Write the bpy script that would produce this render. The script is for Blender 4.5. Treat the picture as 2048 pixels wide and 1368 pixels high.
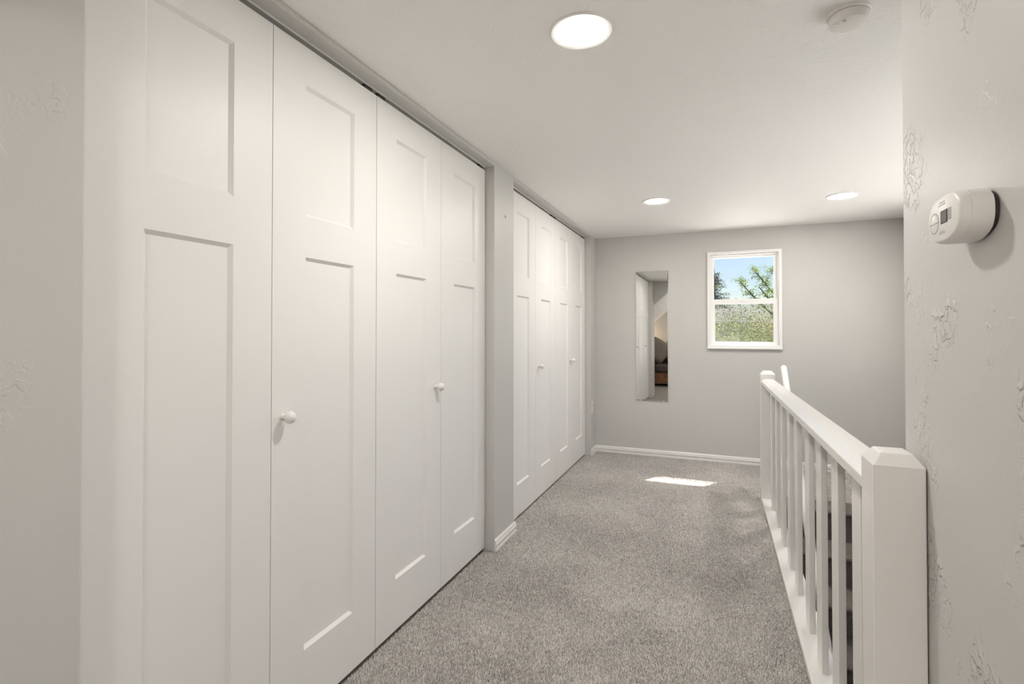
import bpy, bmesh, math, random
import numpy as np
from mathutils import Vector, Matrix

for o in list(bpy.data.objects): bpy.data.objects.remove(o)
SC = bpy.context.scene
COL = SC.collection
random.seed(7); RNG = np.random.default_rng(11)

# ------------------------------------------------------------------ camera
FPX, PITCH = 1019.0, 0.012
YAW = math.atan((1434 - 1024) / FPX)
cam_d = bpy.data.cameras.new('camera'); cam = bpy.data.objects.new('camera', cam_d); COL.objects.link(cam)
cam_d.sensor_fit = 'HORIZONTAL'; cam_d.sensor_width = 36.0; cam_d.lens = FPX / 2048 * 36
cam_d.shift_y = ((662 - FPX * math.tan(PITCH)) - 684) / 2048
cam_d.clip_start = 0.02; cam_d.clip_end = 300
cam.location = (0, 0, 1.20)
cam.rotation_euler = (math.pi / 2 + PITCH, 0, YAW)
SC.camera = cam

# ------------------------------------------------------------------ world, sun, exposure
SUN_DIR = Vector((-0.62, -1.0, -1.60)).normalized()
W = bpy.data.worlds.new('world'); SC.world = W; W.use_nodes = True
wn = W.node_tree.nodes; wl = W.node_tree.links
bg = wn['Background']
sky = wn.new('ShaderNodeTexSky'); sky.sky_type = 'NISHITA'; sky.sun_disc = False
sky.sun_elevation = math.asin(-SUN_DIR.z); sky.sun_rotation = math.atan2(-SUN_DIR.x, -SUN_DIR.y)
sky.altitude = 100; sky.air_density = 1.0; sky.dust_density = 0.15; sky.ozone_density = 1.5
tint = wn.new('ShaderNodeMix'); tint.data_type = 'RGBA'; tint.blend_type = 'MULTIPLY'; tint.inputs[0].default_value = 1
tint.inputs[7].default_value = (.86, .83, .84, 1)
wl.new(sky.outputs[0], tint.inputs[6]); wl.new(tint.outputs[2], bg.inputs[0]); bg.inputs[1].default_value = 0.15
sun_d = bpy.data.lights.new('sun', 'SUN'); sun_d.energy = 24; sun_d.angle = 0.009; sun_d.color = (1, .96, .9)
sun = bpy.data.objects.new('sun', sun_d); COL.objects.link(sun); sun.location = (6, 12, 14)
sun.rotation_euler = SUN_DIR.to_track_quat('-Z', 'Y').to_euler()
SC.view_settings.view_transform = 'Standard'; SC.view_settings.look = 'None'
SC.view_settings.gamma = 1; SC.view_settings.use_curve_mapping = False
SC.view_settings.exposure = 0.07
LENS_W = 300.0      # radiance of the downlight lenses

# ------------------------------------------------------------------ materials
def new_mat(name):
    m = bpy.data.materials.new(name); m.use_nodes = True
    return m, m.node_tree.nodes, m.node_tree.links, m.node_tree.nodes['Principled BSDF']
def paint(name, col, rough=.5, bump=None, spec=.5, coat=0):
    """plain paint; bump = (scale, strength, distance) fine roller texture"""
    m, n, l, b = new_mat(name)
    b.inputs['Base Color'].default_value = (*col, 1); b.inputs['Roughness'].default_value = rough
    b.inputs['Specular IOR Level'].default_value = spec
    if coat: b.inputs['Coat Weight'].default_value = coat; b.inputs['Coat Roughness'].default_value = .12
    if bump:
        tc = n.new('ShaderNodeTexCoord'); t = n.new('ShaderNodeTexNoise'); t.inputs['Scale'].default_value = bump[0]
        t.inputs['Detail'].default_value = 3
        bp = n.new('ShaderNodeBump'); bp.inputs['Strength'].default_value = bump[1]; bp.inputs['Distance'].default_value = bump[2]
        l.new(tc.outputs['Object'], t.inputs['Vector']); l.new(t.outputs[0], bp.inputs['Height']); l.new(bp.outputs[0], b.inputs['Normal'])
    return m
def textured_wall(name, col, rough, trowel, peel, spec=.4, cover=.55):
    """painted plaster: fine orange peel plus scattered hand trowel ridges"""
    m, n, l, b = new_mat(name)
    b.inputs['Base Color'].default_value = (*col, 1); b.inputs['Roughness'].default_value = rough
    b.inputs['Specular IOR Level'].default_value = spec
    tc = n.new('ShaderNodeTexCoord')
    peeln = n.new('ShaderNodeTexNoise'); peeln.inputs['Scale'].default_value = 140; peeln.inputs['Detail'].default_value = 2
    l.new(tc.outputs['Object'], peeln.inputs['Vector'])
    mask = n.new('ShaderNodeTexNoise'); mask.inputs['Scale'].default_value = 7; mask.inputs['Detail'].default_value = 2
    l.new(tc.outputs['Object'], mask.inputs['Vector'])
    mr = n.new('ShaderNodeMapRange'); mr.inputs[1].default_value = cover; mr.inputs[2].default_value = cover + .10
    l.new(mask.outputs[0], mr.inputs[0])
    rid = n.new('ShaderNodeTexNoise'); rid.inputs['Scale'].default_value = 58; rid.inputs['Detail'].default_value = 2; rid.inputs['Distortion'].default_value = .4
    l.new(tc.outputs['Object'], rid.inputs['Vector'])
    rr = n.new('ShaderNodeMapRange'); rr.inputs[1].default_value = .47; rr.inputs[2].default_value = .56
    l.new(rid.outputs[0], rr.inputs[0])
    mul = n.new('ShaderNodeMath'); mul.operation = 'MULTIPLY'; l.new(mr.outputs[0], mul.inputs[0]); l.new(rr.outputs[0], mul.inputs[1])
    b1 = n.new('ShaderNodeBump'); b1.inputs['Strength'].default_value = 1; b1.inputs['Distance'].default_value = peel
    l.new(peeln.outputs[0], b1.inputs['Height'])
    b2 = n.new('ShaderNodeBump'); b2.inputs['Strength'].default_value = 1; b2.inputs['Distance'].default_value = trowel
    l.new(mul.outputs[0], b2.inputs['Height']); l.new(b1.outputs[0], b2.inputs['Normal'])
    l.new(b2.outputs[0], b.inputs['Normal'])
    return m
def noisy(name, c1, c2, scale, rough=.8, bump=.0, detail=3, spec=.3):
    m, n, l, b = new_mat(name)
    tc = n.new('ShaderNodeTexCoord'); t = n.new('ShaderNodeTexNoise'); t.inputs['Scale'].default_value = scale; t.inputs['Detail'].default_value = detail
    l.new(tc.outputs['Object'], t.inputs['Vector'])
    r = n.new('ShaderNodeValToRGB'); r.color_ramp.elements[0].position = .35; r.color_ramp.elements[1].position = .65
    r.color_ramp.elements[0].color = (*c1, 1); r.color_ramp.elements[1].color = (*c2, 1)
    l.new(t.outputs[0], r.inputs[0]); l.new(r.outputs[0], b.inputs['Base Color'])
    b.inputs['Roughness'].default_value = rough; b.inputs['Specular IOR Level'].default_value = spec
    if bump:
        bp = n.new('ShaderNodeBump'); bp.inputs['Distance'].default_value = bump
        l.new(t.outputs[0], bp.inputs['Height']); l.new(bp.outputs[0], b.inputs['Normal'])
    return m
def emit(name, col, s):
    m, n, l, b = new_mat(name)
    b.inputs['Base Color'].default_value = (.8, .8, .8, 1)
    b.inputs['Emission Color'].default_value = (*col, 1); b.inputs['Emission Strength'].default_value = s
    return m
def see_through(name, col, alpha, gloss):
    """thin pane: mostly transparent, some mirror sheen, a little tint"""
    m, n, l, b = new_mat(name); n.remove(b)
    out = n['Material Output']; tr = n.new('ShaderNodeBsdfTransparent'); gl = n.new('ShaderNodeBsdfGlossy'); gl.inputs['Roughness'].default_value = .02
    mx = n.new('ShaderNodeMixShader'); df = n.new('ShaderNodeBsdfDiffuse'); df.inputs[0].default_value = (*col, 1); m2 = n.new('ShaderNodeMixShader')
    m2.inputs[0].default_value = alpha; l.new(tr.outputs[0], m2.inputs[1]); l.new(df.outputs[0], m2.inputs[2])
    mx.inputs[0].default_value = gloss; l.new(m2.outputs[0], mx.inputs[1]); l.new(gl.outputs[0], mx.inputs[2]); l.new(mx.outputs[0], out.inputs[0])
    return m

def leafy(name, c1, c2, scale):
    m = noisy(name, c1, c2, scale, .6); n = m.node_tree.nodes; l = m.node_tree.links; b = n['Principled BSDF']
    tr = n.new('ShaderNodeBsdfTranslucent'); mx = n.new('ShaderNodeMixShader'); mx.inputs[0].default_value = .5
    l.new(b.inputs['Base Color'].links[0].from_socket, tr.inputs[0]); l.new(b.outputs[0], mx.inputs[1]); l.new(tr.outputs[0], mx.inputs[2])
    l.new(mx.outputs[0], n['Material Output'].inputs[0]); return m
WALLC = (.61, .596, .575)
M = dict(
    wall=textured_wall('wall_paint', WALLC, .45, .0010, .00018, cover=.60),
    wall_rough=textured_wall('wall_paint_troweled', WALLC, .40, .0028, .00025, cover=.535),
    ceiling=textured_wall('ceiling_paint', (.91, .90, .882), .6, .0006, .0009, cover=.45),
    door=paint('door_paint', (.85, .836, .818), .42, (260, .12, .0004), .38),
    trim=paint('trim_gloss', (.82, .81, .785), .28, (120, .25, .0006), .5),
    rail=paint('rail_gloss', (.82, .805, .775), .24, (70, .35, .0012), .5),
    vinyl=paint('window_vinyl', (.90, .89, .875), .35),
    plastic=paint('white_plastic', (.80, .78, .745), .4),
    plastic_dark=paint('grey_plastic', (.45, .43, .40), .5),
    mark=paint('printed_grey_mark', (.40, .38, .36), .6),
    faint=paint('faint_grey_mark', (.62, .60, .57), .6),
    black=paint('black_plastic', (.02, .018, .016), .5),
    lcd=paint('lcd_glass', (.16, .155, .15), .2),
    metal=paint('track_metal', (.70, .69, .67), .35),
    dark_metal=paint('dark_hardware', (.06, .055, .05), .45),
    closet=paint('closet_interior', (.30, .28, .26), .8),
    outside=paint('outer_siding', (.55, .53, .5), .8),
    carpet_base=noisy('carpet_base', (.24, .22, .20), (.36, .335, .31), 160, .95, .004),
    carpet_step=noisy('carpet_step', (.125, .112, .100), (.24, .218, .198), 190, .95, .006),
    glass=see_through('window_glass', (.6, .65, .65), .0, .09),
    screen=see_through('insect_screen', (.16, .165, .165), .25, .0),
    leather=noisy('tan_leather', (.16, .07, .035), (.26, .12, .06), 9, .45),
    fabric=noisy('brown_fabric', (.075, .06, .055), (.11, .09, .08), 60, .9),
    pillow=noisy('grey_brown_pillow', (.17, .145, .12), (.23, .20, .17), 60, .9),
    shade=emit('lamp_shade_glow', (1, .72, .42), 7),
    bark=noisy('bark', (.05, .04, .03), (.11, .09, .07), 12, .9),
    spruce=leafy('spruce_needles', (.05, .085, .10), (.11, .16, .17), 3),
    leaf=leafy('leaf_green', (.05, .09, .025), (.30, .38, .12), 9),
    leaf_y=leafy('leaf_yellow_green', (.03, .055, .018), (.52, .55, .20), 14),  # leaf tones; the wide ramp also puts shadow depth into the colour
    bounce_pale=paint('bounce_roof_pale', (.82, .81, .79), .7),  # surface of the reflector roof added below the end window
    bounce_grey=paint('bounce_roof_grey', (.64, .635, .63), .7),  # surface of the reflector roof added on the stairwell side
    lantern=emit('fill_lamp_glow', (1, .95, .88), 19),  # glow of the lamp added as fill behind the camera
    lawn=noisy('lawn', (.06, .10, .03), (.10, .15, .05), 2, .9),
    siding=paint('pale_blue_siding', (.50, .56, .58), .7),
    roofing=noisy('roof_shingle', (.10, .10, .10), (.16, .155, .15), 8, .9),
)
# mirror silver
mm, n_, l_, b_ = new_mat('mirror_silver'); b_.inputs['Base Color'].default_value = (.80, .80, .79, 1); b_.inputs['Metallic'].default_value = 1; b_.inputs['Roughness'].default_value = .015; M['mirror'] = mm
# carpet yarn, colour of every tuft from a stored attribute
cm, n_, l_, b_ = new_mat('carpet_yarn'); at = n_.new('ShaderNodeAttribute'); at.attribute_name = 'yarn'
rp = n_.new('ShaderNodeValToRGB'); rp.color_ramp.elements[0].color = (.20, .18, .162, 1); rp.color_ramp.elements[1].color = (.80, .763, .722, 1)
l_.new(at.outputs['Fac'], rp.inputs[0]); l_.new(rp.outputs[0], b_.inputs['Base Color']); b_.inputs['Roughness'].default_value = .9; b_.inputs['Specular IOR Level'].default_value = .1
b_.inputs['Sheen Weight'].default_value = .25; M['yarn'] = cm

# ------------------------------------------------------------------ helpers
class MB:
    def __init__(s): s.v = []; s.f = []
    def add(s, vs, fs):
        k = len(s.v); s.v += [tuple(p) for p in vs]; s.f += [tuple(i + k for i in q) for q in fs]; return s
    def box(s, x0, x1, y0, y1, z0, z1):
        return s.add([(x0,y0,z0),(x1,y0,z0),(x1,y1,z0),(x0,y1,z0),(x0,y0,z1),(x1,y0,z1),(x1,y1,z1),(x0,y1,z1)],
                     [(0,3,2,1),(4,5,6,7),(0,1,5,4),(1,2,6,5),(2,3,7,6),(3,0,4,7)])
    def prism(s, pts, axis, a, b):
        """2D outline extruded along an axis; pts in the two other axes in xyz order"""
        def mk(p, t): return {0:(t,p[0],p[1]),1:(p[0],t,p[1]),2:(p[0],p[1],t)}[axis]
        n = len(pts); vs = [mk(p,a) for p in pts] + [mk(p,b) for p in pts]
        return s.add(vs, [tuple(range(n)), tuple(range(2*n-1,n-1,-1))] + [(i,(i+1)%n,n+(i+1)%n,n+i) for i in range(n)])
    def lathe(s, prof, n=32, c=(0,0,0), mat=None):
        """profile of (radius, height) about z, optional matrix"""
        vs = []
        for r,h in prof:
            for i in range(n):
                a = 2*math.pi*i/n; p = Vector((r*math.cos(a), r*math.sin(a), h))
                if mat: p = mat @ p
                vs.append(p + Vector(c))
        m = len(prof); fs = [(j*n+i, j*n+(i+1)%n, (j+1)*n+(i+1)%n, (j+1)*n+i) for j in range(m-1) for i in range(n)]
        fs += [tuple(range(n-1,-1,-1)), tuple((m-1)*n+i for i in range(n))]
        return s.add(vs, fs)
    def tube(s, path, radii, n=10):
        P = [Vector(p) for p in path]; vs = []
        for i,p in enumerate(P):
            d = (P[min(i+1,len(P)-1)] - P[max(i-1,0)]).normalized()
            a = d.cross(Vector((0,0,1)) if abs(d.z) < .95 else Vector((1,0,0))).normalized(); b = d.cross(a)
            r = radii[i] if hasattr(radii,'__len__') else radii
            vs += [p + a*r*math.cos(2*math.pi*k/n) + b*r*math.sin(2*math.pi*k/n) for k in range(n)]
        m = len(P); fs = [(j*n+i, j*n+(i+1)%n, (j+1)*n+(i+1)%n, (j+1)*n+i) for j in range(m-1) for i in range(n)]
        fs += [tuple(range(n-1,-1,-1)), tuple((m-1)*n+i for i in range(n))]
        return s.add(vs, fs)
    def mesh(s, name):
        me = bpy.data.meshes.new(name); me.from_pydata(s.v, [], s.f)
        bm = bmesh.new(); bm.from_mesh(me); bmesh.ops.recalc_face_normals(bm, faces=bm.faces); bm.to_mesh(me); bm.free()
        return me
    def build(s, name, mat, parent=None, loc=(0,0,0), bevel=0, smooth=None, seg=2):
        return put(name, s.mesh(name), mat, parent, loc, bevel, smooth, seg)
def put(name, me, mat, parent=None, loc=(0,0,0), bevel=0, smooth=None, seg=2):
    if not me.materials: me.materials.append(M[mat])
    o = bpy.data.objects.new(name, me); COL.objects.link(o); o.location = loc; o.parent = parent
    if bevel:
        b = o.modifiers.new('bevel', 'BEVEL'); b.width = bevel; b.segments = seg; b.limit_method = 'ANGLE'; b.angle_limit = math.radians(50)
    if smooth is not None:
        for p in me.polygons: p.use_smooth = True
        try: me.set_sharp_from_angle(angle=math.radians(smooth))
        except Exception: pass
    return o
def tag(o, label, cat, group=None, kind=None):
    o['label'] = label; o['category'] = cat
    if group: o['group'] = group
    if kind: o['kind'] = kind
    return o
def empty(name, loc=(0,0,0), rz=0):
    o = bpy.data.objects.new(name, None); COL.objects.link(o); o.location = loc; o.rotation_euler = (0,0,rz); o.empty_display_size = .1; return o
def struct(o, label, cat): return tag(o, label, cat, kind='structure')

# ------------------------------------------------------------------ dimensions
XL, XD = -1.135, -1.190          # left wall face, closet door face
YB, H = 5.07, 2.13               # back wall face, ceiling
XR, YR0, YR1 = .375, .17, 1.34   # near right wall face and its ends
C1 = (.604, 2.562); C2 = (2.850, 4.858); HD = 2.113   # closet openings, header underside
XS = 1.46                        # far side of the stairwell
YLAND = 3.99                     # edge of the landing
YROOM = -2.60                    # gable wall of the room behind
FZ = -.011                       # carpet backing, the pile tips reach z = 0

# ------------------------------------------------------------------ structure: floor, walls, ceiling
fl = MB()
fl.prism([(-2.45,YROOM-.15),(2.2,YROOM-.15),(2.2,YR0-.02),(.387,YR0-.02),(.387,YLAND),(XS+.1,YLAND),(XS+.1,YB+.15),(-2.0,YB+.15),(-2.0,YR0),(-2.45,YR0)], 2, -.20, FZ)
struct(fl.build('floor', 'carpet_base'), 'grey carpeted upstairs hallway floor', 'floor')

# left wall with two closet openings: comb outline extruded through its thickness
wl_ = MB().prism([(YR0,FZ),(C1[0],FZ),(C1[0],HD),(C1[1],HD),(C1[1],FZ),(C2[0],FZ),(C2[0],HD),(C2[1],HD),(C2[1],FZ),(YB,FZ),(YB,H),(YR0,H)], 0, XL-.11, XL)
wl_o = struct(wl_.build('wall_left', 'wall', bevel=.004), 'grey painted left wall framing the two white closets', 'wall')

# back wall with the window opening
WX0, WX1, WZ0, WZ1 = -.060, .515, 1.055, 1.905
xs = [XL-.8, WX0, WX1, XS+.12]; zs = [-2.5, WZ0, WZ1, 2.35]
wb = MB()
idx = {}
for k,y in enumerate((YB, YB+.15)):
    for i,x in enumerate(xs):
        for j,z in enumerate(zs): idx[i,j,k] = len(wb.v); wb.v.append((x,y,z))
for i in range(3):
    for j in range(3):
        if (i,j) != (1,1):
            for k in (0,1): wb.f.append((idx[i,j,k],idx[i+1,j,k],idx[i+1,j+1,k],idx[i,j+1,k]))
for (a,b) in (((1,1),(2,1)),((2,1),(2,2)),((2,2),(1,2)),((1,2),(1,1))): wb.f.append((idx[a+(0,)],idx[b+(0,)],idx[b+(1,)],idx[a+(1,)]))
ring = [(0,0),(1,0),(2,0),(3,0),(3,1),(3,2),(3,3),(2,3),(1,3),(0,3),(0,2),(0,1)]
for a,b in zip(ring, ring[1:]+ring[:1]): wb.f.append((idx[a+(0,)],idx[b+(0,)],idx[b+(1,)],idx[a+(1,)]))
struct(wb.build('wall_back', 'wall'), 'grey end wall with the small window and the narrow mirror', 'wall')

# right hand wall beside the camera (ends at the newel post), and the return behind the camera
struct(MB().box(XR, XR+.115, YR0, YR1, FZ-2.4, H).build('wall_right', 'wall_rough', bevel=.006), 'troweled grey wall at right beside the newel post', 'wall')
# stairwell shell
SW = (1.75, 4.45, .62, 1.92)
def wall_x(a, b, ys, zs):
    m = MB()
    for i in range(3):
        for j in range(3):
            if (i,j) != (1,1):
                for x in (a,b): m.add([(x,ys[i],zs[j]),(x,ys[i+1],zs[j]),(x,ys[i+1],zs[j+1]),(x,ys[i],zs[j+1])],[(0,1,2,3)])
    for q in ((ys[1],ys[2],zs[1],zs[2]),(ys[0],ys[3],zs[0],zs[3])):
        c=[(q[0],q[2]),(q[1],q[2]),(q[1],q[3]),(q[0],q[3])]
        for k in range(4): m.add([(a,*c[k]),(a,*c[(k+1)%4]),(b,*c[(k+1)%4]),(b,*c[k])],[(0,1,2,3)])
    return m
struct(wall_x(XS, XS+.12, [YR0-.12,SW[0],SW[1],YB], [-2.5,SW[2],SW[3],H]).build('wall_stairwell', 'wall'), 'grey outer side wall of the stairwell', 'wall')
struct(MB().box(XS+.12,XS+.92,.2,YB+.15,2.22,2.34).build('sun_block_eave','outside'), 'added overhang outside blocking sun from the added stairwell window', 'eave')  # added out of view, stops direct sun at the stairwell opening
struct(MB().prism([(XS+.12,.38),(XS+7.0,.20),(XS+7.0,.08),(XS+.12,.26)],1,-1.0,YB+.15).build('bounce_roof_side','bounce_grey'),'added reflector roof outside beneath the added stairwell window','roof')  # added out of view, bounces sunlight up onto the hall ceiling
struct(MB().box(.290, .386, YR1, YLAND, -2.4, -.20).build('wall_stringer', 'trim'), 'white wall under the railing lining the stairs', 'wall')
struct(MB().box(XR+.115, 2.2, YR0-.12, YR0, -2.5, H).build('wall_stair_end', 'wall'), 'grey wall closing the stairwell end', 'wall')
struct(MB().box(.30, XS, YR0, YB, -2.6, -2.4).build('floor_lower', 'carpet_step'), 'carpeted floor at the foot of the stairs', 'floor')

# ceiling: flat slab over hall and room, sloped slab on the left of the room
SLX = -.644; SLOPE = .877
ce = MB().prism([(SLX,YROOM-.15),(2.2,YROOM-.15),(2.2,YR0),(XS+.12,YR0),(XS+.12,YB),(-1.9,YB),(-1.9,YR0),(SLX,YR0)], 2, H, H+.18)
struct(ce.build('ceiling', 'ceiling'), 'flat white textured ceiling with recessed lights', 'ceiling')
zk = H - SLOPE*(SLX+2.45)
struct(MB().prism([(-2.45,zk),(SLX,H),(SLX,H+.25),(-2.45,zk+.25)], 1, YROOM-.15, YR0).build('ceiling_sloped', 'ceiling'), 'sloping white ceiling of the room seen in the mirror', 'ceiling')
struct(MB().box(-2.55,-2.45,YROOM-.15,YR0,FZ,zk+.25).build('wall_knee', 'wall'), 'low knee wall under the sloping ceiling', 'wall')
# gable wall of the room behind, with the opening of the added window x .5..1.6
GW = (.45,1.65,.85,1.85)
gx=[-2.5,GW[0],GW[1],2.2]; gz=[FZ-.1,GW[2],GW[3],H+.1]
gb=MB()
for i in range(3):
    for j in range(3):
        if (i,j)!=(1,1): gb.box(gx[i],gx[i+1],YROOM-.15,YROOM,gz[j],gz[j+1])
struct(gb.build('wall_gable', 'wall'), 'far gable wall of the room seen in the mirror', 'wall')
struct(MB().box(2.2,2.3,YROOM-.15,YR0,FZ-.1,H+.1).build('wall_room_right', 'wall'), 'right wall of the room behind the camera', 'wall')
struct(MB().box(-2.45,XL-.11,YR0,YR0+.10,FZ,H).build('wall_closet_end', 'wall'), 'wall closing the near closet end', 'wall')
struct(MB().prism([(SLX,H),(XL-.11,H),(XL-.11,H-SLOPE*(SLX-XL+.11))],1,YR0-.02,YR0+.06).build('wall_ceiling_step','wall'),'triangular grey wall piece where the ceiling drops to the slope','wall')
# closet interiors
struct(MB().box(-1.95,-1.85,YR0+.1,YB,FZ,H).build('wall_closet_back', 'closet'), 'dark rear wall inside the closets', 'wall')
struct(MB().box(-1.85,XL-.11,2.66,2.76,FZ,H).build('wall_closet_divider', 'closet'), 'partition between the two closets', 'wall')
# roof overhang outside, above the window
struct(MB().box(-2.5,XS+.12,YB+.15,YB+.55,2.22,2.34).build('eave', 'outside'), 'roof overhang outside above the window', 'eave')

struct(MB().prism([(YB+.15,.80),(YB+4.2,.60),(YB+4.2,.48),(YB+.15,.68)],0,-3.0,3.0).build('bounce_roof','bounce_pale'),'added pale reflector roof outside beneath the window','roof')  # added out of view to throw sunlight up through the end window
# ------------------------------------------------------------------ window
win = empty('window_1', (0, YB, 0)); struct(win, 'small white double-hung window looking out on trees', 'window')
OX0, OX1, OZ0, OZ1 = -.082, .534, 1.036, 1.929
def frame_mesh(x0,x1,z0,z1,wL,wR,wB,wT,y0,y1):
    b = MB(); o = [(x0,z0),(x1,z0),(x1,z1),(x0,z1)]; i = [(x0+wL,z0+wB),(x1-wR,z0+wB),(x1-wR,z1-wT),(x0+wL,z1-wT)]
    vs = [(p[0],y,p[1]) for y in (y0,y1) for p in o+i]; fs=[]
    for k in range(4):
        n=(k+1)%4
        fs += [(k,n,4+n,4+k),(8+k,12+k,12+n,8+n),(k,8+k,8+n,n),(4+k,4+n,12+n,12+k)]
    return b.add(vs,fs)
frame_mesh(OX0,OX1,OZ0+.012,OZ1,.024,.024,.022,.024,-.020,.012).build('casing', 'vinyl', win, bevel=.003)
MB().prism([(-.030,OZ0),(.012,OZ0-.004),(.012,OZ0+.016),(-.030,OZ0+.016)], 0, OX0-.002, OX1+.002).build('sill', 'vinyl', win, bevel=.003)
frame_mesh(WX0,WX1,WZ0,WZ1,.012,.012,.012,.010,.012,.10).build('jamb_frame', 'vinyl', win, bevel=.002)
s1 = frame_mesh(WX0+.010,WX1-.010,1.462,WZ1-.008,.026,.030,.030,.022,.050,.078).build('upper_sash', 'vinyl', win, bevel=.003)
s2 = frame_mesh(WX0+.010,WX1-.010,WZ0+.010,1.492,.034,.036,.036,.046,.016,.046).build('lower_sash', 'vinyl', win, bevel=.003)
MB().box(WX0+.030,WX1-.034,.062,.066,1.488,WZ1-.026).build('pane', 'glass', s1)
MB().box(WX0+.040,WX1-.042,.029,.033,WZ0+.042,1.450).build('pane', 'glass', s2)
MB().box(WX0+.012,WX1-.012,.088,.089,WZ0+.012,1.47).build('insect_screen', 'screen', win)
MB().box(.20,.25,.008,.016,1.470,1.482).build('sash_lock', 'vinyl', s2, bevel=.002)
MB().box(WX0+.012,WX1-.012,.086,.10,1.292,1.297).build('screen_bar','plastic_dark',win)
w3 = empty('added_window_stair', (XS, 0, 0)); struct(w3, 'added unseen white window in the stairwell side wall over the stairs', 'window')  # unseen window added to brighten the hall ceiling
for (y0,y1,z0,z1) in ((SW[0],SW[1],SW[2],SW[2]+.05),(SW[0],SW[1],SW[3]-.05,SW[3]),(SW[0],SW[0]+.05,SW[2]+.05,SW[3]-.05),(SW[1]-.05,SW[1],SW[2]+.05,SW[3]-.05),(2.63,2.67,SW[2]+.05,SW[3]-.05),(3.53,3.57,SW[2]+.05,SW[3]-.05)):
    MB().box(.02,.09,y0,y1,z0,z1).build('frame_bar','vinyl',w3,bevel=.003)
MB().box(.05,.055,SW[0]+.05,SW[1]-.05,SW[2]+.05,SW[3]-.05).build('pane','glass',w3)
# window added behind the camera to bring in more daylight
w2 = empty('added_window_gable', (0, YROOM, 0)); struct(w2, 'added wide white window in the gable of the room behind', 'window')
frame_mesh(GW[0]-.03,GW[1]+.03,GW[2]-.03,GW[3]+.03,.07,.07,.07,.07,-.16,.02).build('casing','vinyl',w2,bevel=.004)
MB().box(GW[0]+.04,GW[1]-.04,-.085,-.08,GW[2]+.04,GW[3]-.04).build('pane','glass',w2)
MB().box(1.03,1.07,-.10,-.06,GW[2]+.04,GW[3]-.04).build('mullion','vinyl',w2,bevel=.003)

# ------------------------------------------------------------------ baseboards (ribbed profile)
BP = [(0,0),(.014,0),(.014,.012),(.011,.015),(.011,.028),(.014,.031),(.014,.040),(.010,.044),(.010,.052),(.006,.060),(.003,.064),(0,.064)]
def baseboard(name, label, axis, a, b, wallpos, sgn):
    pts = [(wallpos + sgn*p[0], FZ + .006 + p[1]) for p in BP]
    return struct(MB().prism(pts, axis, a, b).build(name, 'trim', smooth=25), label, 'baseboard')
baseboard('baseboard_back', 'white ribbed baseboard along the end wall', 0, XL, XS, YB, -1)
baseboard('baseboard_left', 'short white baseboard beside the far closet at the corner', 1, C2[1], YB, XL, 1)
baseboard('baseboard_column', 'short white baseboard on the pillar between the closets', 1, C1[1]-.002, C2[0]+.012, XL, 1)

# ------------------------------------------------------------------ closet doors (bifold)
LW, LH, TH = .4845, 2.078, .032
def leaf_frame(w, h, holes, depth, inset):
    """door leaf in the y-z plane, front at x = 0 facing +x, holes = (y0,y1,z0,z1) recesses"""
    b = MB(); ys = [0, holes[0][0], holes[0][1], w]; zs = [0] + [z for q in holes for z in q[2:]] + [h]
    for i in range(3):
        for j in range(len(zs)-1):
            if i == 1 and j % 2 == 1: continue
            b.add([(0,ys[i],zs[j]),(0,ys[i+1],zs[j]),(0,ys[i+1],zs[j+1]),(0,ys[i],zs[j+1])], [(0,1,2,3)])
    for (a,c,d,e) in holes:
        o = [(a,d),(c,d),(c,e),(a,e)]; i2 = [(a+inset,d+inset),(c-inset,d+inset),(c-inset,e-inset),(a+inset,e-inset)]
        b.add([(0,*p) for p in o] + [(-depth,*p) for p in i2], [(k,(k+1)%4,4+(k+1)%4,4+k) for k in range(4)])
    b.add([(0,0,0),(0,w,0),(0,w,h),(0,0,h),(-TH,0,0),(-TH,w,0),(-TH,w,h),(-TH,0,h)], [(0,1,5,4),(1,2,6,5),(2,3,7,6),(3,0,4,7),(4,5,6,7)])
    me = bpy.data.meshes.new('leaf'); me.from_pydata(b.v, [], b.f)
    bm = bmesh.new(); bm.from_mesh(me); bmesh.ops.remove_doubles(bm, verts=bm.verts, dist=1e-5); bmesh.ops.recalc_face_normals(bm, faces=bm.faces); bm.to_mesh(me); bm.free()
    return me
HOLES = [(.128,.356,.200,1.418),(.128,.356,1.546,1.958)]   # lower and upper recess, from the leaf's foot
DEP, INS = .010, .010
leaf_me = leaf_frame(LW-.0025, LH, HOLES, DEP, INS)
panel_me = [MB().box(-DEP-.006,-DEP,q[0]+INS-.001,q[1]-INS+.001,q[2]+INS-.001,q[3]-INS+.001).mesh('panel') for q in HOLES]
KN = Matrix.Rotation(math.pi/2,4,'Y')
knob_me = MB().lathe([(.0095,-.002),(.0095,.003),(.0075,.006),(.0070,.012),(.0100,.0150),(.0150,.0190),(.0178,.0250),(.0182,.0300),(.0170,.0360),(.0135,.0415),(.0080,.0450),(.002,.0462)], 28, mat=KN).mesh('knob')
DZ = .012
def bifold(name, y0, knob_leaf, knob_off, label):
    d = empty(name, (XD, y0, DZ)); struct(d, label, 'door')
    for i in range(2):
        lf = put('leaf', leaf_me, 'door', d, (0, i*LW, 0))
        for pm in panel_me: put('panel', pm, 'door', lf)
        if i == knob_leaf: put('knob', knob_me, 'trim', lf, (0, knob_off, .935), smooth=40)
    return d
L0 = C1[1] - .004 - 4*LW
bifold('door_1', L0, 1, .040, 'white bifold closet door nearest the camera, its knob close to the fold')
bifold('door_2', L0+2*LW, 0, LW-.052, 'white bifold door of the near closet beside the grey pillar')
L1 = C2[1] - .004 - 4*LW
bifold('door_3', L1, 1, .058, 'white bifold door of the far closet next to the grey pillar')
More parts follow.
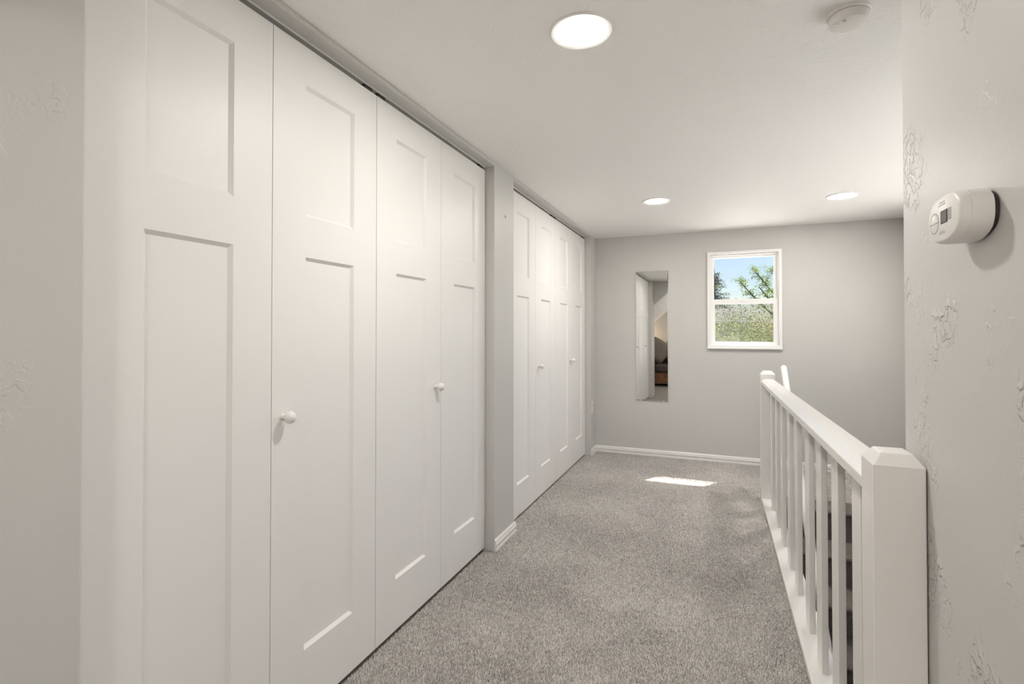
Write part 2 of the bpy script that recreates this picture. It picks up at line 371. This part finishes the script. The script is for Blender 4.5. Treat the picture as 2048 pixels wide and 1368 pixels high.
bifold('door_4', L1+2*LW, 0, LW-.045, 'white bifold door of the far closet nearest the end wall')
for k,(y0,y1,nm,lab) in enumerate(((C1[0],L0-.002,'trim_1','white filler strip hiding the edge of the nearest closet door'),(C2[0],L1-.002,'trim_2','white filler strip at the near side of the far closet'))):
    struct(MB().box(XD-.03,XD+.002,y0+.001,y1,DZ-.006,HD-.012).build(nm,'door',bevel=.003), lab, 'trim')
# tracks with dark hardware
for (a,b),lab in ((C1,'white metal door track over the near closet'),(C2,'white metal door track over the far closet')):
    t = empty('closet_track', (0,a,HD)); tag(t, lab, 'door track', 'closet door tracks')
    MB().prism([(XD-.032,-.0005),(XD+.001,-.0005),(XD+.001,-.008),(XD-.002,-.008),(XD-.002,-.003),(XD-.029,-.003),(XD-.029,-.010),(XD-.032,-.010)],1,.001,b-a-.001).build('rail','metal',t)
    for yy in ((b-a)*.5-.06,(b-a)*.5+.02,(b-a)-.07):
        MB().box(XD-.026,XD-.005,yy,yy+.045,-.0165,-.004).build('pivot_bracket','dark_metal',t,bevel=.001)

# ------------------------------------------------------------------ small things on the walls
hk = MB().tube([(0,0,.004),(.005,0,.002),(.009,.002,-.004),(.008,.006,-.010),(.005,.010,-.008),(.004,.012,-.003)], .0013, 6)
tag(hk.build('wall_hook','dark_metal',None,(XL-.001,2.70,1.862),smooth=60), 'tiny wire hook high on the pillar between the closets', 'hook')
ol = empty('wall_outlet', (XL, 4.915, .455)); tag(ol, 'white outlet cover low on the wall beside the far closet', 'outlet')
MB().box(0,.005,-.036,.036,-.060,.060).build('cover_plate','plastic',ol,bevel=.002)
for zz in (-.022,.022):
    so = MB().lathe([(.0165,.0),(.0165,.0075),(.0155,.008)],20,(0,0,zz),KN).build('socket','plastic',ol,smooth=40)
    for yy in (-.006,.006): MB().box(.0076,.0084,yy-.001,yy+.001,zz-.005,zz+.006).build('slot','black',so)

# carbon monoxide alarm on the right wall
al = empty('carbon_monoxide_alarm', (XR, .990, 1.376)); tag(al, 'white oblong alarm with a small display on the troweled right wall', 'alarm')
def superell(a, b, e, n=64):
    out=[]
    for k in range(n):
        t=2*math.pi*k/n; c,s=math.cos(t),math.sin(t)
        out.append((a*math.copysign(abs(c)**e,c), b*math.copysign(abs(s)**e,s)))
    return out
def alarm_body(secs):
    b=MB(); n=64; vs=[]
    for (x,a,c) in secs: vs += [(x,p[0],p[1]) for p in superell(a,c,.80,n)]
    m=len(secs); fs=[(j*n+i,j*n+(i+1)%n,(j+1)*n+(i+1)%n,(j+1)*n+i) for j in range(m-1) for i in range(n)]
    return b.add(vs, fs+[tuple(range(n)), tuple((m-1)*n+i for i in range(n))])
alarm_body([(-.001,.060,.034),(-.005,.060,.034)]).build('mounting_plate','black',al)
bd = alarm_body([(-.004,.0575,.0365),(-.006,.0600,.0388),(-.032,.0622,.0390),(-.0325,.0616,.0384),(-.0335,.0616,.0384),(-.034,.0622,.0388),(-.040,.0616,.0380),(-.0435,.0600,.0366),(-.0458,.0575,.0344),(-.0465,.0555,.0326)]).build('housing','plastic',al,smooth=35)
MB().box(-.0472,-.0460,-.018,.006,-.008,.012).build('display_bezel_shade','black',bd)  # dark bezel; its exposed edge stands in for shade in the recess
MB().box(-.0476,-.0466,-.0172,.0022,-.0072,.0090).build('display','lcd',bd)
KX = Matrix.Rotation(-math.pi/2,4,'Y')
bt = MB().lathe([(.0150,.0),(.0150,.0006),(.0140,.0010),(.003,.0014)],36,(-.0462,.031,-.003),KX).build('test_button','plastic',bd,smooth=40)
ring_=MB()
ring_.lathe([(.0158,.0),(.0168,.0),(.0168,.0006),(.0158,.0006)],36,(-.0462,.031,-.003),KX); ring_.build('button_groove','mark',bd)
MB().box(-.0479,-.0470,.015,.047,-.0035,-.0026).build('button_mark','mark',bt)
for k in range(5): MB().box(-.0472,-.0460,-.032+k*.0025,-.031+k*.0025,-.006,.012).build('grille_slot','faint',bd)
def text_part(name, s, size, parent, loc, mat):
    cu = bpy.data.curves.new(name,'FONT'); cu.body = s; cu.size = size; cu.extrude = .0001; cu.align_x='CENTER'
    tmp = bpy.data.objects.new(name, cu); COL.objects.link(tmp)
    dg = bpy.context.evaluated_depsgraph_get(); me = bpy.data.meshes.new_from_object(tmp.evaluated_get(dg)); bpy.data.objects.remove(tmp)
    me.materials.clear(); o = put(name, me, mat, parent, loc); o.rotation_euler = (math.pi/2,0,-math.pi/2); return o
text_part('brand_lettering','Kidde',.0095,bd,(-.0467,.002,-.0245),'faint')
for k in range(2): MB().box(-.0470,-.0460,-.010+k*.002,.016-k*.004,.0215+k*.004,.0225+k*.004).build('printed_line','faint',bd)

# smoke detector on the ceiling
sd = empty('smoke_detector', (0.361, 1.740, H)); tag(sd, 'round white smoke detector on the ceiling near the right wall', 'smoke detector')
MB().lathe([(.056,.0),(.056,-.007),(.054,-.009)],48).build('base','plastic',sd,smooth=40)
sh = MB().lathe([(.0500,-.009),(.0508,-.012),(.0500,-.026),(.0470,-.033),(.038,-.0360),(.005,-.0365)],48).build('cover','plastic',sd,smooth=35)
MB().lathe([(.0512,-.0085),(.0512,-.0095)],48).build('vent_gap','plastic_dark',sd)
MB().lathe([(.0055,-.035),(.0055,-.0375)],16,(-.016,-.030,0)).build('test_button','plastic_dark',sh)
MB().lathe([(.004,-.0345),(.004,-.0375),(.002,-.038)],12,(-.030,-.016,0)).build('indicator','vinyl',sh)

# recessed downlights
M['lens'] = emit('downlight_lens', (1, .965, .915), LENS_W)
def downlight(x, y, label, g='recessed ceiling lights'):
    r = empty('recessed_light', (x, y, H)); tag(r, label, 'ceiling light', g)
    MB().lathe([(.097,.0),(.097,-.003),(.093,-.006),(.078,-.0045),(.062,-.002),(.060,-.001)],48).build('trim_ring','trim',r,smooth=40)
    MB().lathe([(.0605,-.0015),(.0605,-.0028),(.050,-.0045),(.02,-.0055)],40).build('lens','lens',r,smooth=50)
downlight(-.386, 1.535, 'recessed ceiling light nearest the camera, largest of the three')
downlight(-.397, 3.757, 'far recessed ceiling light in front of the narrow mirror')
downlight(.803, 4.085, 'far recessed ceiling light above the stair landing')
for x,y in ((-.39,-.70),(1.10,-.70)):  # unseen pair of lights added to brighten the hall
    downlight(x, y, 'added unseen ceiling light in the room behind the camera, ' + ('left one' if x < 0 else 'right one'), 'added lights of the room behind')

# ------------------------------------------------------------------ mirror
mi = empty('wall_mirror', (-.5825, YB-.002, 0), -.0036); tag(mi, 'tall narrow frameless mirror clipped to the end wall', 'mirror')
mw = .1525
MB().box(-mw,mw,-.006,0,.530,1.778).build('backing','metal',mi)
# bevelled glass edge
def mirror_glass():
    b=MB(); e=.006
    o=[(-mw,.530),(mw,.530),(mw,1.778),(-mw,1.778)]; i=[(-mw+e,.530+e),(mw-e,.530+e),(mw-e,1.778-e),(-mw+e,1.778-e)]
    vs=[(p[0],-.0065,p[1]) for p in o]+[(p[0],-.0085,p[1]) for p in i]
    return b.add(vs,[(k,(k+1)%4,4+(k+1)%4,4+k) for k in range(4)]+[(4,5,6,7)])
mirror_glass().build('glass','mirror',mi)
for (x,z) in ((.0,1.781),(-.105,.527),(.105,.527),(mw+.002,1.675)):
    KY = Matrix.Rotation(math.pi/2,4,'X')
    MB().lathe([(.0065,.0),(.0065,.010),(.005,.012),(.002,.0125)],18,(x,0,z),KY).build('clip','plastic',mi,smooth=40)

# ------------------------------------------------------------------ stair railing
rl = empty('stair_railing', (.33, 1.21, 0)); tag(rl, 'glossy white wooden railing with flat balusters beside the stairs', 'railing')
ox, oy = .33, 1.21
def newel(y0, y1, x0, x1, zb, zbev, ztop, e):
    b=MB(); o=[(x0,y0),(x1,y0),(x1,y1),(x0,y1)]; i=[(x0+e,y0+e),(x1-e,y0+e),(x1-e,y1-e),(x0+e,y1-e)]
    vs=[(p[0]-ox,p[1]-oy,z) for z in (zb,zbev) for p in o]+[(p[0]-ox,p[1]-oy,ztop) for p in i]
    fs=[(3,2,1,0),(8,9,10,11)]+[(k,(k+1)%4,4+(k+1)%4,4+k) for k in range(4)]+[(4+k,4+(k+1)%4,8+(k+1)%4,8+k) for k in range(4)]
    return b.add(vs,fs)
newel(1.21,1.300,.286,.373,FZ,.934,.958,.017).build('newel_post','rail',rl,bevel=.003)
newel(4.01,4.100,.285,.378,FZ,.893,.917,.020).build('newel_post','rail',rl,bevel=.003)
def rz(y): return .863 + (y-1.30)*(.822-.863)/2.71
RPROF=[(.288,0),(.374,0),(.374,.030),(.366,.038),(.312,.038),(.288,.024)]
r_=MB(); vs=[]
for y in (1.298,4.012): vs += [(p[0]-ox,y-oy,rz(y)+p[1]) for p in RPROF]
n6=len(RPROF); r_.add(vs,[tuple(range(n6)),tuple(range(2*n6-1,n6-1,-1))]+[(k,(k+1)%n6,n6+(k+1)%n6,n6+k) for k in range(n6)])
r_.build('handrail','rail',rl,bevel=.002)
MB().box(.2885-ox,.384-ox,1.299-oy,4.011-oy,FZ,.020).build('base_board','rail',rl,bevel=.003)
for yb in (1.507,1.770,2.036,2.290,2.602,2.864,3.163,3.446,3.749):
    x0,x1=.330-ox,.3505-ox; y0,y1=yb-oy,yb+.092-oy
    b=MB(); b.add([(x0,y0,.019),(x1,y0,.019),(x1,y1,.019),(x0,y1,.019)]+[(x,y,rz(y+oy)+.002) for x,y in ((x0,y0),(x1,y0),(x1,y1),(x0,y1))],
          [(3,2,1,0),(4,5,6,7)]+[(k,(k+1)%4,4+(k+1)%4,4+k) for k in range(4)])
    b.build('baluster','rail',rl,bevel=.002)

# ------------------------------------------------------------------ stairs going down from the landing
st = empty('staircase', (.387, YLAND, FZ)); tag(st, 'carpeted stairs dropping from the landing behind the railing', 'stairs')
RISE, RUN, NOSE = .190, .257, .028
for k in range(12):
    z1 = -RISE*(k+1); y1 = -RUN*k
    # tread: slab with rounded nose, seen end on in y-z
    pr=[(y1+.02,z1-.03),(y1+.02,z1)] + [(y1-RUN-NOSE*math.sin(a)*1.0+.0, z1-.017+.017*math.cos(a)) for a in np.linspace(0,math.pi,7)]
    xa = 0 if k < 10 else .105
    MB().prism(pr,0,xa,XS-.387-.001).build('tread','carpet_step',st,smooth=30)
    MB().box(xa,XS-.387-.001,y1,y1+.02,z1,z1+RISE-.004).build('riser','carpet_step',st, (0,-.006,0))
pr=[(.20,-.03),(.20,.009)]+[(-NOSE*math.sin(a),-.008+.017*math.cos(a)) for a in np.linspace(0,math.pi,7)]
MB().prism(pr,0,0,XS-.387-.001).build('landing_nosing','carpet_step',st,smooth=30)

# round handrail on the stair side
hp0=Vector((.450,4.185,.930)); sl=.76
hr = empty('stair_handrail', tuple(hp0)); tag(hr, 'round white handrail rising behind the far newel post', 'handrail')
dv=Vector((0,-1,-sl)).normalized(); L=3.3; rr=.0215
path=[]; rad=[]
for a in np.linspace(0,math.pi/2,6)[:-1]: path.append(-dv*rr*math.cos(a)); rad.append(max(.002,rr*math.sin(a)))
path += [dv*t for t in (0,.3,1.0,2.0,L)]; rad += [rr]*5
MB().tube([tuple(p) for p in path],rad,20).build('rod','rail',hr,smooth=50)
for t,xw in ((.16,.379-.450),(2.2,.386-.450),(3.1,.386-.450)):
    p=dv*t
    MB().tube([tuple(p+Vector((0,0,-.018))),tuple(p+Vector((0,0,-.05))),tuple(p+Vector((xw*.5,0,-.065))),tuple(p+Vector((xw,0,-.065)))],.007,10).build('bracket','metal',hr,smooth=50)

# ------------------------------------------------------------------ carpet pile (stuff)
def vnoise(x, y, s, seed):
    r=np.random.default_rng(seed); g=r.random((256,256)); x=x*s+50; y=y*s+50
    xi=np.floor(x).astype(int); yi=np.floor(y).astype(int); fx=x-xi; fy=y-yi; fx=fx*fx*(3-2*fx); fy=fy*fy*(3-2*fy)
    a=g[xi%256,yi%256]; b=g[(xi+1)%256,yi%256]; c=g[xi%256,(yi+1)%256]; d=g[(xi+1)%256,(yi+1)%256]
    return (a*(1-fx)+b*fx)*(1-fy)+(c*(1-fx)+d*fx)*fy
def carpet(rects, pitch):
    X=[];Y=[]
    for (x0,x1,y0,y1) in rects:
        gx=np.arange(x0,x1,pitch); gy=np.arange(y0,y1,pitch); a,b=np.meshgrid(gx,gy); X.append(a.ravel()); Y.append(b.ravel())
    X=np.concatenate(X); Y=np.concatenate(Y); n=len(X)
    X=X+RNG.normal(0,pitch*.33,n); Y=Y+RNG.normal(0,pitch*.33,n)
    ang=vnoise(X,Y,2.1,3)*6.28*1.4 + (vnoise(X,Y,90,4)-.5)*5 + RNG.normal(0,.9,n); lean=.0006+.0026*vnoise(X,Y,3.1,5)+.0022*vnoise(X,Y,90,6)
    h=.0092*(.50+.34*vnoise(X,Y,110,8)+.45*RNG.random(n)); r=pitch*(.46+.20*RNG.random(n))
    tx=X+np.cos(ang)*lean; ty=Y+np.sin(ang)*lean
    ph=RNG.random(n)*6.28; v=np.zeros((n,5,3),np.float32)
    for k in range(3):
        v[:,k,0]=X+r*np.cos(ph+k*2.094); v[:,k,1]=Y+r*np.sin(ph+k*2.094); v[:,k,2]=FZ
    w=r*.55; v[:,3,0]=tx+w*np.cos(ph+1); v[:,3,1]=ty+w*np.sin(ph+1); v[:,3,2]=FZ+h
    v[:,4,0]=tx-w*np.cos(ph+1); v[:,4,1]=ty-w*np.sin(ph+1); v[:,4,2]=FZ+h*.93
    tri=np.array([(0,1,3),(1,2,4),(1,4,3),(2,0,4),(0,3,4)],np.int32)
    f=(np.arange(n,dtype=np.int32)[:,None,None]*5+tri[None]).reshape(-1)
    me=bpy.data.meshes.new('carpet_pile'); me.vertices.add(n*5); me.vertices.foreach_set('co',v.ravel())
    nt=n*5; me.loops.add(nt*3); me.loops.foreach_set('vertex_index',f); me.polygons.add(nt)
    me.polygons.foreach_set('loop_start',np.arange(0,nt*3,3,dtype=np.int32)); me.update(calc_edges=True)
    yarn=np.clip(.02+.62*RNG.random(n)+.20*vnoise(X,Y,90,9)+.22*vnoise(X,Y,2.6,10)+.12*vnoise(X,Y,9,12),0,1)
    a=me.attributes.new('yarn','FLOAT','POINT'); a.data.foreach_set('value',np.repeat(yarn,5).astype(np.float32))
    return me
cp = put('carpet_pile', carpet([(XD+.0,.286,.95,YB-.015),(.286,XS,4.105,YB-.015),(.386,XS,YLAND-.012,4.105),(XD-.03,XD,L1,C2[1])], .0049), 'yarn')
tag(cp, 'grey beige cut pile of the hallway carpet', 'carpet', kind='stuff')

# ------------------------------------------------------------------ room behind the camera, seen in the mirror
so = empty('sofa', (-1.05,-1.75,0)); tag(so, 'brown sofa with tan leather arms reflected in the mirror', 'sofa')
MB().box(-.95,.95,-.42,.40,.07,.30).build('base','leather',so,bevel=.03,seg=4)
for s in (-1,1):
    xa=s*.86
    arm=MB(); prof=[(-.09,.28),(.09,.28),(.09,.52)]+[(.12*math.cos(a),.55+.10*math.sin(a)) for a in np.linspace(-.2,math.pi+.2,10)]+[(-.09,.52)]
    arm.prism([(xa+p[0],p[1]) for p in prof],1,-.42,.43).build('arm','leather',so,bevel=.01,smooth=40)
for k in range(3): MB().box(-.76+k*.507,-.76+k*.507+.50,-.25,.43,.30,.47).build('seat_cushion','fabric',so,bevel=.05,seg=5,smooth=60)
MB().box(-.78,.78,-.42,-.22,.28,.90).build('back','fabric',so,bevel=.07,seg=5,smooth=60)
for x in (-.88,.88):
    for y in (-.36,.36): MB().lathe([(.03,FZ),(.035,.03),(.04,.08)],12,(x,y,0)).build('foot','dark_metal',so)
def pillow(x,y,z,ry,rz,lab,s=.25):
    b=MB(); n=14; vs=[];fs=[]
    for side in (1,-1):
        for i in range(n+1):
            for j in range(n+1):
                u=i/n*2-1; v=j/n*2-1; t=max(0,(1-u**4)*(1-v**4))**.5
                pin=1-.10*(abs(u)*abs(v))**2-.06*(1-abs(u*v))*max(abs(u),abs(v))
                vs.append((u*s*pin, side*.075*t, v*s*pin))
    for sd_ in (0,1):
        o=sd_*(n+1)**2
        for i in range(n):
            for j in range(n): fs.append((o+i*(n+1)+j,o+(i+1)*(n+1)+j,o+(i+1)*(n+1)+j+1,o+i*(n+1)+j+1))
    o=b.add(vs,fs).build('throw_pillow','pillow',None,(x,y,z),smooth=60); o.rotation_euler=(.35,ry,rz); tag(o,lab,'pillow','throw pillows on the sofa')
pillow(-1.27,-1.58,.78,.55,.15,'grey brown throw pillow leaning on the sofa, left in the mirror')
pillow(-.90,-1.74,.76,.30,-.2,'grey brown throw pillow behind, right in the mirror')
lp = empty('floor_lamp', (-1.72,-2.35,0)); tag(lp, 'floor lamp glowing warm on the wall behind the sofa', 'lamp')
MB().lathe([(.14,FZ+.001),(.14,.01),(.02,.025)],28).build('base','dark_metal',lp,smooth=40)
MB().lathe([(.011,.02),(.011,1.0)],12).build('pole','dark_metal',lp,smooth=40)
MB().lathe([(.15,.88),(.10,1.10)],28).build('shade','shade',lp,smooth=60)

for x,y,lab in ((.16,-2.2,'added paper lantern fill lamp by the gable wall behind the camera'),):  # unseen lamp added as fill light for the hall
    pl_ = empty('fill_lamp',(x,y,0)); tag(pl_,lab,'lamp')
    MB().lathe([(.16,FZ+.001),(.16,.015),(.03,.03),(.012,.05),(.012,.20)],28).build('base','dark_metal',pl_,smooth=40)
    MB().lathe([(.10,.20),(.15,.26),(.16,.50),(.15,.74),(.10,.80)],32).build('shade','lantern',pl_,smooth=50)
# ------------------------------------------------------------------ outdoors
struct(MB().box(-60,60,YB+.2,120,-3.2,-3.0).build('ground','lawn'), 'green lawn below outside the window', 'ground')
def cards(P, N, size, rng):
    """small leaf blades: one bent quad per point"""
    n=len(P); d=rng.normal(size=(n,3)); d/=np.linalg.norm(d,axis=1)[:,None]; e=np.cross(d,N+1e-3); e/=np.linalg.norm(e,axis=1)[:,None]+1e-9
    s=size*(.6+.8*rng.random(n))[:,None]
    v=np.stack([P-d*s, P+e*s*.42, P+d*s, P-e*s*.42],1).reshape(-1,3)
    f=np.arange(n*4).reshape(-1,4)
    return v,f
def np_mesh(name,v,f):
    me=bpy.data.meshes.new(name); me.from_pydata(v.tolist(),[],f.tolist()); return me
def spruce(x,y,z0,h,r,lab,seed):
    rng=np.random.default_rng(seed); t=empty('spruce_tree',(x,y,z0)); tag(t,lab,'tree','conifers outside')
    MB().tube([(0,0,0),(0,0,h*.5),(0,0,h)],[.22,.12,.008],8).build('trunk','bark',t)
    P=[];N=[]
    for k in range(int(h*5)):
        zz=h*(.12+.88*k/(h*5)); rad=r*(1-zz/h)**.9+.08
        for j in range(6):
            a=rng.random()*6.28; m=int(26*rad+8)
            s=np.linspace(.08,1,m)*rad*(.75+.4*rng.random())
            drp=-.35*s+.22*(s/rad)**2*rad*.9
            p=np.stack([np.cos(a)*s,np.sin(a)*s,zz+drp],1); p=np.repeat(p,3,0)+rng.normal(0,.05,(m*3,3)); P.append(p); N.append(np.tile([0,0,1.],(m*3,1)))
    v,f=cards(np.concatenate(P),np.concatenate(N),.055,rng); put('foliage',np_mesh('foliage',v,f),'spruce',t)
def branchy(x,y,z0,limbs,lab,seed,mat,leafs=.05,clump=.32,per=150,trunk=None):
    """tree of explicit limbs (lists of points, local) with leaf clusters along the outer part"""
    rng=np.random.default_rng(seed); t=empty('leafy_tree',(x,y,z0)); tag(t,lab,'tree','leafy trees outside')
    if trunk: MB().tube(trunk,[.20,.15,.09,.04][:len(trunk)],8).build('trunk','bark',t)
    bb=MB(); P=[]
    for L_ in limbs:
        L_=[Vector(p) for p in L_]; m=len(L_); bb.tube(L_,[.024*(1-i/m)+.006 for i in range(m)],6)
        for i in range(m-1):
            for q in range(9):
                u=rng.random(); p=L_[i].lerp(L_[i+1],u); d=Vector(rng.normal(size=3)); d.z=abs(d.z)*.6; d.normalize()
                e=p+d*clump*(.5+rng.random()); bb.tube([p,p.lerp(e,.5)+Vector((0,0,.02)),e],[.006,.004,.002],4)
                if i+u>.25*(m-1):
                    c=np.array(e); P.append(c+rng.normal(0,clump*.38,(per,3))*np.array([1,1,.55]))
    bb.build('branches','bark',t)
    P=np.concatenate(P); v,f=cards(P,rng.normal(size=P.shape),leafs,rng); put('foliage',np_mesh('foliage',v,f),mat,t)
def bush(x,y,z0,rx,rz_,lab,seed,mat,n=9000,size=.06,g='bushes outside'):
    rng=np.random.default_rng(seed); t=empty('bush',(x,y,z0)); tag(t,lab,'bush',g)
    st_=MB()
    for k in range(9):
        a=k*.7; st_.tube([(0,0,0),(rx*.3*math.cos(a),rx*.3*math.sin(a),rz_*.6),(rx*.7*math.cos(a),rx*.7*math.sin(a),rz_*1.3)],[.05,.03,.01],5)
    st_.build('stems','bark',t)
    cl=rng.normal(size=(46,3)); cl/=np.linalg.norm(cl,axis=1)[:,None]; cl=cl*np.array([rx,rx,rz_])*.80+np.array([0,0,rz_])
    c=cl[rng.integers(0,46,n)]; P=c+rng.normal(size=(n,3))*np.array([rx,rx,rz_])*.19; P=P[P[:,2]>.02]
    v,f=cards(P,rng.normal(size=P.shape),size,rng); put('foliage',np_mesh('foliage',v,f),mat,t)
spruce(-.12,31,-3,7.75,3.4,'blue green spruce at the left side of the window view',21)
branchy(2.35,13.0,-3,[
    [(-.3,0,3.6),(-.9,.05,4.3),(-1.3,.1,4.72),(-1.516,.1,4.94),(-1.70,.1,5.18),(-1.874,.1,5.40)],
    [(-.1,.1,4.3),(-.7,.1,4.75),(-1.165,.1,5.09),(-1.40,.1,5.42),(-1.59,.1,5.67)],
    [(-.2,0,4.0),(-.8,-.1,4.45),(-1.2,-.1,4.85),(-1.45,-.1,5.20)],
    [(0,0,4.2),(-.6,-.2,5.0),(-1.0,-.1,5.45),(-1.2,0,5.6)],
    [(.1,0,4.4),(.3,.1,5.6),(.2,.1,6.8)],[(.1,0,4.2),(.9,.3,5.2),(1.6,.4,5.9)]],
    'leafy tree reaching in from the right of the window view',33,'leaf',.017,.13,48,[(.1,0,0),(.05,0,2.5),(0,0,4.0),(.1,0,5.2)])
bush(-.25,11.0,-3,1.25,2.30,'yellow green bush at the left of the lower window pane',41,'leaf_y',70000,.021)
bush(1.55,12.0,-3,1.35,2.35,'green bush at the right of the lower window pane',42,'leaf_y',70000,.021)
bush(.62,15.5,-3,1.5,2.2,'pale bush between two others in the lower window pane',43,'leaf',50000,.03)
bush(-2.8,13.0,-3,1.7,2.3,'green bush left of the window view',44,'leaf',9000,.07)
bush(4.6,15.0,-3,1.9,2.5,'green bush right of the window view',45,'leaf',9000,.07)
# neighbouring house, pale lap siding
hs = empty('neighbour_house',(-.66,22,-3)); tag(hs,'pale neighbouring house glimpsed behind the bushes','house')
MB().box(-3.2,1.45,0,5,0,4.6).build('wall','siding',hs)
for k in range(22): 
    z=.1+k*.2
    MB().prism([(-.03,z),(0,z),(0,z+.2),(-.004,z+.2)],0,-3.2,1.45).build('siding_board','siding',hs)
MB().prism([(-.4,4.5),(5.4,4.5),(2.5,5.2)],0,-3.5,1.75).build('roof','roofing',hs)
